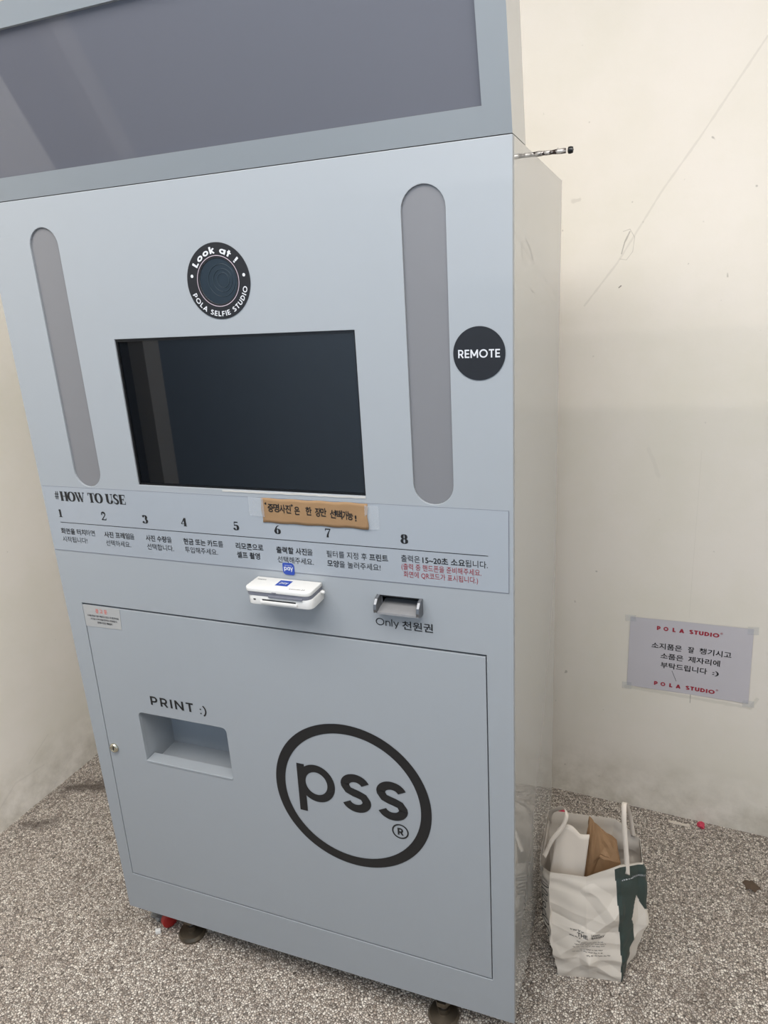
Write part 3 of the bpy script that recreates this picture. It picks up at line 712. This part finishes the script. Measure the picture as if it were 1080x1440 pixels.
for q in ([(-0.131, -0.012), (-0.098, -0.0125), (-0.098, 0.0235), (-0.130, 0.0245)], [(0.098, -0.0232), (0.1235, -0.0232), (0.1245, 0.0190), (0.099, 0.0200)]):
    obj('tape', [(x, -0.0036 if abs(x) < 0.11 else -0.0014, z) for x, z in q], [(0, 1, 2, 3)], [M['tape']], N, recalc=False)

# ---------------------------------------------------------------- notice on the back wall
P = thing('wall_notice', 'white paper notice with red and black lettering taped low on the right wall', 'notice', (0.9344, 0.8527, 0))
P.rotation_euler = (0, 0, ANG)
Q = [(0.2122, 0.3240), (0.5244, 0.3290), (0.5184, 0.5505), (0.2126, 0.5418)]
def sheet_y(x, z):
    return -0.0016 - 0.0025 * max(0, (x - 0.46) / 0.06) ** 2 * (0.3 + 0.7 * max(0, (0.45 - z) / 0.12)) - 0.0006 * math.sin(x * 30)
nx, nz = 24, 16; v = []; f = []
for j in range(nz + 1):
    for i in range(nx + 1):
        u, w = i / nx, j / nz
        x = (Q[0][0] * (1 - u) + Q[1][0] * u) * (1 - w) + (Q[3][0] * (1 - u) + Q[2][0] * u) * w
        z = (Q[0][1] * (1 - u) + Q[1][1] * u) * (1 - w) + (Q[3][1] * (1 - u) + Q[2][1] * u) * w
        v.append((x, sheet_y(x, z), z))
for j in range(nz):
    for i in range(nx): a = j * (nx + 1) + i; f.append((a, a + 1, a + nx + 2, a + nx + 1))
o = obj('paper', v, f, [M['paper']], P, smooth=True, recalc=False)
ik = Ink()
for z in (0.5118, 0.3396):
    dx = 0 if z > .4 else 0.002
    for ch, x in (('P', .2829), ('O', .3000), ('L', .3230), ('A', .3400)):
        wd = {'P': .0095, 'O': .0125, 'L': .0080, 'A': .0125}[ch]; sans(ik, ch, x + dx, x + dx + wd, z, 0.0122, .26)
    sans(ik, 'STUDIO', .3655 + dx, .4390 + dx, z + 0.0006, 0.0122, .25, .13)
    ik.ring(.4440 + dx, z + 0.0140, 0.0021, 0.0028, n=20); ik.text('R', .4428 + dx, .4452 + dx, z + 0.0128, 0.0026)
for s_, x0, x1, z in (('소지품은', .2722, .3504, .4565), ('잘', .3654, .3810, .4567), ('챙기시고', .3941, .4725, .4580), ('소품은', .2973, .3556, .4272), ('제자리에', .3680, .4471, .4281), ('부탁드립니다', .2990, .4174, .3985), (':)', .4304, .4467, .3995)):
    ik.text(s_, x0, x1, z, 0.0150, bold=0.016, ref=KR if s_ != ':)' else 0.9, mi=1)
ik.build('lettering', [M['pinkink'], M['ink']], P, mapping=lambda a, c: (a, sheet_y(a, c) - 0.0005, c))
b = Ink(); b.stroke([(.3290, .392), (.3340, .380), (.3420, .3610)], 0.0010)
b.build('crease', [M['inksoft']], P, mapping=lambda a, c: (a, sheet_y(a, c) - 0.0005, c))
for q in ([(0.2000, .528), (0.2280, .530), (0.2270, .549), (0.1990, .547)], [(0.505, .534), (.531, .536), (.530, .558), (.504, .556)], [(0.511, .318), (.539, .320), (.538, .340), (.510, .338)], [(0.200, .313), (.226, .315), (.225, .336), (.199, .334)]):
    obj('tape', [(x, -0.0058 if x > 0.45 and z < .4 else -0.0040, z) for x, z in q], [(0, 1, 2, 3)], [M['tape']], P, recalc=False)

# ---------------------------------------------------------------- paper bag
B = thing('paper_bag', 'white paper carrier bag with dark green side standing on the floor beside the kiosk', 'bag', (1.11, 0.27, FLOOR))
O_ = Vector((1.11, 0.27, FLOOR))
# rings of control points: FL FM FR RM BR BM BL LM, at five heights
RG = [
 [(1.040, .209, 0), (1.108, .226, 0), (1.177, .236, 0), (1.187, .285, 0), (1.196, .330, 0), (1.130, .326, 0), (1.062, .310, 0), (1.056, .262, 0)],
 [(1.028, .207, .066), (1.104, .216, .068), (1.178, .233, .068), (1.200, .283, .068), (1.204, .338, .067), (1.126, .336, .067), (1.030, .326, .067), (1.012, .262, .066)],
 [(1.018, .210, .150), (1.098, .206, .150), (1.174, .231, .150), (1.214, .276, .150), (1.212, .340, .150), (1.122, .350, .150), (1.000, .340, .150), (0.986, .266, .150)],
 [(1.014, .214, .240), (1.094, .220, .235), (1.166, .232, .262), (1.210, .276, .258), (1.206, .338, .260), (1.134, .352, .262), (0.996, .346, .260), (0.983, .268, .215)],
 [(1.016, .212, .290), (1.092, .226, .286), (1.160, .230, .334), (1.205, .276, .312), (1.199, .336, .322), (1.143, .350, .352), (0.993, .346, .342), (0.984, .268, .250)],
]
NU, NV = 304, 128
def ctrl(u, v):
    """u 0..8 round the bag, v 0..4 up"""
    i = int(math.floor(u)) % 8; fu = u - math.floor(u); j = min(3, int(v)); fv = v - j
    # straight runs between corners, slightly softened in height
    g = lambda jj: Vector(RG[jj][i]) * (1 - fu) + Vector(RG[jj][(i + 1) % 8]) * fu
    a = g(j) * (1 - fv) + g(j + 1) * fv
    return a
creases = [((0.2, 1.1), (1.9, 2.6), .008), ((0.0, 2.3), (1.8, 1.9), -.008), ((0.0, 1.0), (2.0, 1.05), .004), ((0.95, 0.0), (1.0, 1.0), .004), ((1.0, 0.95), (0.1, 0.05), .005), ((1.0, 0.95), (1.95, 0.05), .006), ((1.1, 3.3), (1.8, 2.4), .006), ((2.2, 1.2), (3.6, 2.5), .005),
           ((6.2, 2.2), (7.9, 1.4), .006), ((4.3, 3), (5.8, 2.2), .006), ((7.0, 0.5), (7.1, 3.9), -.010), ((3.0, 0.4), (3.05, 3.9), .008)]
def crease(u, v):
    r = 0
    for (a, b_), (c_, d_), h in creases:
        ax, ay = c_ - a, d_ - b_; t_ = max(0, min(1, ((u - a) * ax + (v - b_) * ay) / (ax * ax + ay * ay)))
        ds = math.hypot(u - a - t_ * ax, (v - b_ - t_ * ay) * .8); r += h * max(0, 1 - ds / 0.26)
    r += 0.0022 * math.sin(5.1 * u + 3.7 * v) * math.cos(2.3 * u - 4.9 * v)
    return r
def bag(u, v, off=0.0):
    p = ctrl(u % 8, v); q = ctrl((u + .02) % 8, v) - ctrl((u - .02) % 8, v)
    nrm = Vector((q.y, -q.x, 0)).normalized()
    edge = min(1, v * 3) * min(1, (4 - v) * 2.5 + 0.3)
    return p + nrm * (crease(u % 8, v) * edge + off) + Vector((0, 0, FLOOR)) - O_
v = []; f = []; fm = []
def green(u, v):
    if u < 1.84 + 0.035 * (3.9 - v) or u > 4.0 or v > 3.94: return 0
    k = u - 2.0          # pale figure low on the side, pointed at the top
    if v < 2.75 and k > 0:
        left = 0.42 + 0.28 * max(0, (v - 2.25) / 0.5) ** 0.8 if v > 2.25 else 0.42 + 0.14 * math.sin(min(1, (2.25 - v) / 0.35) * PI / 2) + 0.10 * (2.25 - v) / 2.25
        right = 0.70 + max(0, 2.75 - v) * 0.75
        if left < k < right: return 0
    return 1
for j in range(NV + 1):
    for i in range(NU): v.append(bag(8 * i / NU, 4 * j / NV))
for j in range(NV):
    for i in range(NU):
        f.append((j * NU + i, j * NU + (i + 1) % NU, (j + 1) * NU + (i + 1) % NU, (j + 1) * NU + i)); fm.append(green(8 * (i + .5) / NU, 4 * (j + .5) / NV))
f.append(tuple(range(NU - 1, -1, -1))); fm.append(0)
o = obj('bag_body', v, f, [M['bagwhite'], M['baggreen'], M['bagwhite']], B, fmat=fm, recalc=False)
md = o.modifiers.new('t', 'SOLIDIFY'); md.thickness = 0.0006; md.offset = -1; md.material_offset = 0
# inside of a printed bag stays white: line it
vi = [bag(8 * i / NU, 4 * j / NV, -0.0022) for j in range(2, NV + 1) for i in range(NU)]
fi = [((j) * NU + i, (j + 1) * NU + i, (j + 1) * NU + (i + 1) % NU, j * NU + (i + 1) % NU) for j in range(NV - 2) for i in range(NU)]
obj('lining', vi, fi, [M['bagwhite']], B, recalc=False)
# printing on the front
ik = Ink()
def bagmap(x, z):      # x in u units on the front, z in v units
    return tuple(bag(x, z, 0.0012))
def btext(s_, u0, u1, vv, cap, bold=0.01, mi=0): ik.text(s_, u0, u1, vv, cap, bold=bold)
for s_, u0, u1, vv, cap in (('BAKERY', 1.12, 1.50, 1.83, .072), ('URBAN', 1.12, 1.36, 1.93, .05), ('THE', .74, 1.02, 1.83, .10)):
    btext(s_, u0, u1, vv, cap, .02)
def wiggle(u0, u1, vv, h, seed, w=0.014):
    rnd = random.Random(seed); x = u0
    while x < u1:
        L_ = rnd.uniform(.04, .13); n = max(4, int(L_ / 0.012))
        ik.stroke([(x + L_ * k / n, vv + h * rnd.uniform(-.5, .5)) for k in range(n + 1)], w); x += L_ + .03
wiggle(.55, .95, 1.98, .05, 1); wiggle(.52, .80, 1.80, .03, 2)
for k, (a, b_) in enumerate(((.72, 1.40), (.66, 1.52), (.60, 1.45), (.78, 1.38), (.56, 1.40), (.95, 1.55))):
    wiggle(a, b_, 1.68 - .085 * k - (.05 if k > 2 else 0), .035, 5 + k, .012)
ik.build('front_lettering', [M['inksoft']], B, mapping=bagmap)
# flowing script up the left gusset
ik = Ink(); pts = []
for k in range(260):
    t_ = k / 259; big = 0.26 + 0.14 * math.sin(t_ * 9)
    pts.append((7.52 + big * math.sin(t_ * 58), 0.95 + 2.35 * t_ + .13 * math.cos(t_ * 58)))
ik.stroke(pts, 0.035)
ik.build('script_lettering', [M['ink']], B, mapping=lambda a, c: tuple(bag(a, c, 0.0012)))
ik = Ink()
wiggle(2.06, 2.45, 3.42, .06, 31, .02); ik.text('THE BAKERY', 2.5, 3.0, 3.42, .10, bold=0.0)
ik.build('side_lettering', [M['whiteink']], B, mapping=bagmap)
def ribbon(name, pts, wv, mat, parent, org=O_):
    # smooth the polyline and give it a width vector and thickness
    P_ = [Vector(p) for p in pts]; out_ = []
    n = len(P_)
    for i in range(n - 1):
        p0, p1, p2, p3 = P_[max(i - 1, 0)], P_[i], P_[i + 1], P_[min(i + 2, n - 1)]
        for k in range(8):
            t_ = k / 8; out_.append(0.5 * ((2 * p1) + (p2 - p0) * t_ + (2 * p0 - 5 * p1 + 4 * p2 - p3) * t_ ** 2 + (3 * p1 - p0 - 3 * p2 + p3) * t_ ** 3))
    out_.append(P_[-1]); v = []; wv = Vector(wv)
    for p in out_: v += [p - wv / 2 - org, p + wv / 2 - org]
    o = obj(name, v, [(2 * i, 2 * i + 1, 2 * i + 3, 2 * i + 2) for i in range(len(out_) - 1)], [mat], parent, smooth=True, recalc=False)
    o.modifiers.new('t', 'SOLIDIFY').thickness = 0.0008
    return o
ribbon('handle', [(1.176, .240, .215), (1.172, .243, .262), (1.166, .245, .315), (1.162, .252, .362), (1.162, .270, .376), (1.168, .295, .345), (1.176, .318, .300), (1.184, .330, .240)], (.010, -.002, .001), M['napkin'], B)
ribbon('handle', [(1.000, .232, .222), (1.006, .232, .240), (1.016, .230, .272), (1.038, .233, .312), (1.046, .238, .342), (1.038, .262, .338), (1.020, .290, .308), (1.003, .320, .270), (.999, .335, .230)], (.007, -.002, -.006), M['napkin'], B)

# crumpled brown bag and a white napkin inside the carrier
def crumple(name, label, cat, centre, pts, faces, mat, sub=3, amp=0.004, seed=1):
    bm = bmesh.new(); vs_ = [bm.verts.new(Vector(p) - Vector(centre)) for p in pts]
    for q in faces: bm.faces.new([vs_[i] for i in q])
    bmesh.ops.triangulate(bm, faces=bm.faces)
    bmesh.ops.subdivide_edges(bm, edges=bm.edges, cuts=sub, use_grid_fill=True)
    rnd = random.Random(seed); bm.normal_update()
    for x in bm.verts: x.co += x.normal * rnd.uniform(-amp, amp)
    bmesh.ops.recalc_face_normals(bm, faces=bm.faces)
    me = bpy.data.meshes.new(name); bm.to_mesh(me); bm.free(); me.materials.append(mat)
    o = bpy.data.objects.new(name, me); C.objects.link(o); o.location = centre
    return tag(o, label, cat)
crumple('brown_paper_bag', 'crumpled brown paper bag stuffed inside the white carrier bag', 'paper bag', (1.11, .275, .06), [
    (1.078, .270, .060), (1.160, .266, .060), (1.160, .318, .060), (1.075, .318, .060),
    (1.066, .268, .165), (1.098, .262, .195), (1.115, .262, .222), (1.160, .262, .222), (1.150, .316, .235), (1.085, .316, .215),
    (1.086, .274, .250), (1.090, .276, .318), (1.106, .276, .300), (1.134, .276, .262), (1.118, .266, .232)],
    [(0, 3, 2, 1), (0, 1, 7, 6, 5, 4), (1, 2, 8, 7), (2, 3, 9, 8), (3, 0, 4, 9), (4, 5, 10), (5, 6, 14), (5, 14, 12, 11, 10), (4, 10, 9), (9, 10, 11), (9, 11, 12, 8), (12, 13, 8), (6, 7, 14), (14, 7, 13, 12), (7, 8, 13)],
    M['bagbrown'], 3, 0.0022, 3)
# folded napkin
v = []; f = []; nx, nz = 18, 14
for j in range(nz + 1):
    for i in range(nx + 1):
        u, w = i / nx, j / nz
        x = 1.004 + (.020 * w) + u * (.076 - .006 * w); y = .244 + .012 * w - .006 * math.sin(u * PI) + .0016 * math.sin(7 * u + 5 * w)
        z = .100 + (.185 + .018 * math.sin(min(1, u * 1.4) * PI)) * w
        v.append((x - 1.05, y - .28, z - .1))
for j in range(nz):
    for i in range(nx): a = j * (nx + 1) + i; f.append((a, a + 1, a + nx + 2, a + nx + 1))
o = obj('napkin', v, f, [M['napkin']], None, smooth=True, recalc=False); o.location = (1.05, .28, .1)
o.modifiers.new('t', 'SOLIDIFY').thickness = 0.003
tag(o, 'stack of white napkins inside the carrier bag left of the brown paper', 'napkins')

# ---------------------------------------------------------------- litter on the floor
def scrap(name, label, cat, loc, r, mat, seed, flat=0.45, group=None):
    bm = bmesh.new(); bmesh.ops.create_icosphere(bm, subdivisions=2, radius=r); rnd = random.Random(seed)
    for x in bm.verts:
        x.co *= rnd.uniform(0.62, 1.18); x.co.z = max(-r * flat, x.co.z * 0.8) + r * flat
    me = bpy.data.meshes.new(name); bm.to_mesh(me); bm.free(); me.materials.append(mat)
    o = bpy.data.objects.new(name, me); C.objects.link(o); o.location = loc; return tag(o, label, cat, group)
scrap('candy_wrapper', 'crumpled pink wrapper on the floor at the foot of the right wall', 'litter', (1.369, .803, FLOOR), 0.012, M['pinkwrap'], 2)
scrap('candy_wrapper', 'small red wrapper on the floor just behind the paper bag', 'litter', (.980, .748, FLOOR), 0.010, M['pinkwrap'], 5)
b = MB(); b.box((-.029, -.004, 0), (.029, .004, .003)); b.box((-.002, -.0045, .0), (.006, .0045, .0042))
o = b.build('paper_straw_scrap', [M['napkin']], bevel=0.0006); o.location = (1.311, .796, FLOOR); o.rotation_euler = (0, 0, -.06)
tag(o, 'thin white paper stick lying by the wall left of the pink wrapper', 'litter')
lf = [(-.020, .006), (-.012, .016), (-.002, .014), (.006, .020), (.013, .008), (.024, -.004), (.014, -.010), (.008, -.020), (-.002, -.013), (-.013, -.015), (-.014, -.004)]
v = [(0, 0, .007)] + [(x, y, .0015 + .004 * random.random()) for x, y in lf]; n = len(lf)
o = obj('dry_leaf', v, [(0, i + 1, (i + 1) % n + 1) for i in range(n)], [M['leaf']], None, recalc=False); o.location = (1.480, .612, FLOOR)
o.modifiers.new('t', 'SOLIDIFY').thickness = 0.0008
tag(o, 'small dark crumpled leaf lying alone on the pebble floor at right', 'leaf')
# things poking out from under the left front corner
b = MB(); b.lathe([(0.0, -.008), (0.019, -.008), (0.0215, -.006), (0.0215, .006), (0.019, .008), (0.012, .0085), (0.0, .0095)], (0, 0, 0), 'x', 28)
o = b.build('plastic_disc', [M['red']], smooth=True); o.location = (.074, .048, FLOOR + .0215); o.rotation_euler = (0, 0, -.45)
tag(o, 'red round plastic cap standing on edge under the left corner of the kiosk', 'cap')
o = scrap('crumpled_film', 'crumpled clear grey plastic film beside the red cap under the kiosk', 'litter', (.030, .062, FLOOR), .024, M['wrap'], 9, .5)
b = MB(); b.box((-.007, -.005, 0), (.007, .005, .011)); o = b.build('plastic_plug', [M['readerwhite']], bevel=.0015)
o.location = (.058, .018, FLOOR); o.rotation_euler = (0, 0, .6)
tag(o, 'tiny white plastic plug on the floor in front of the red cap', 'litter')
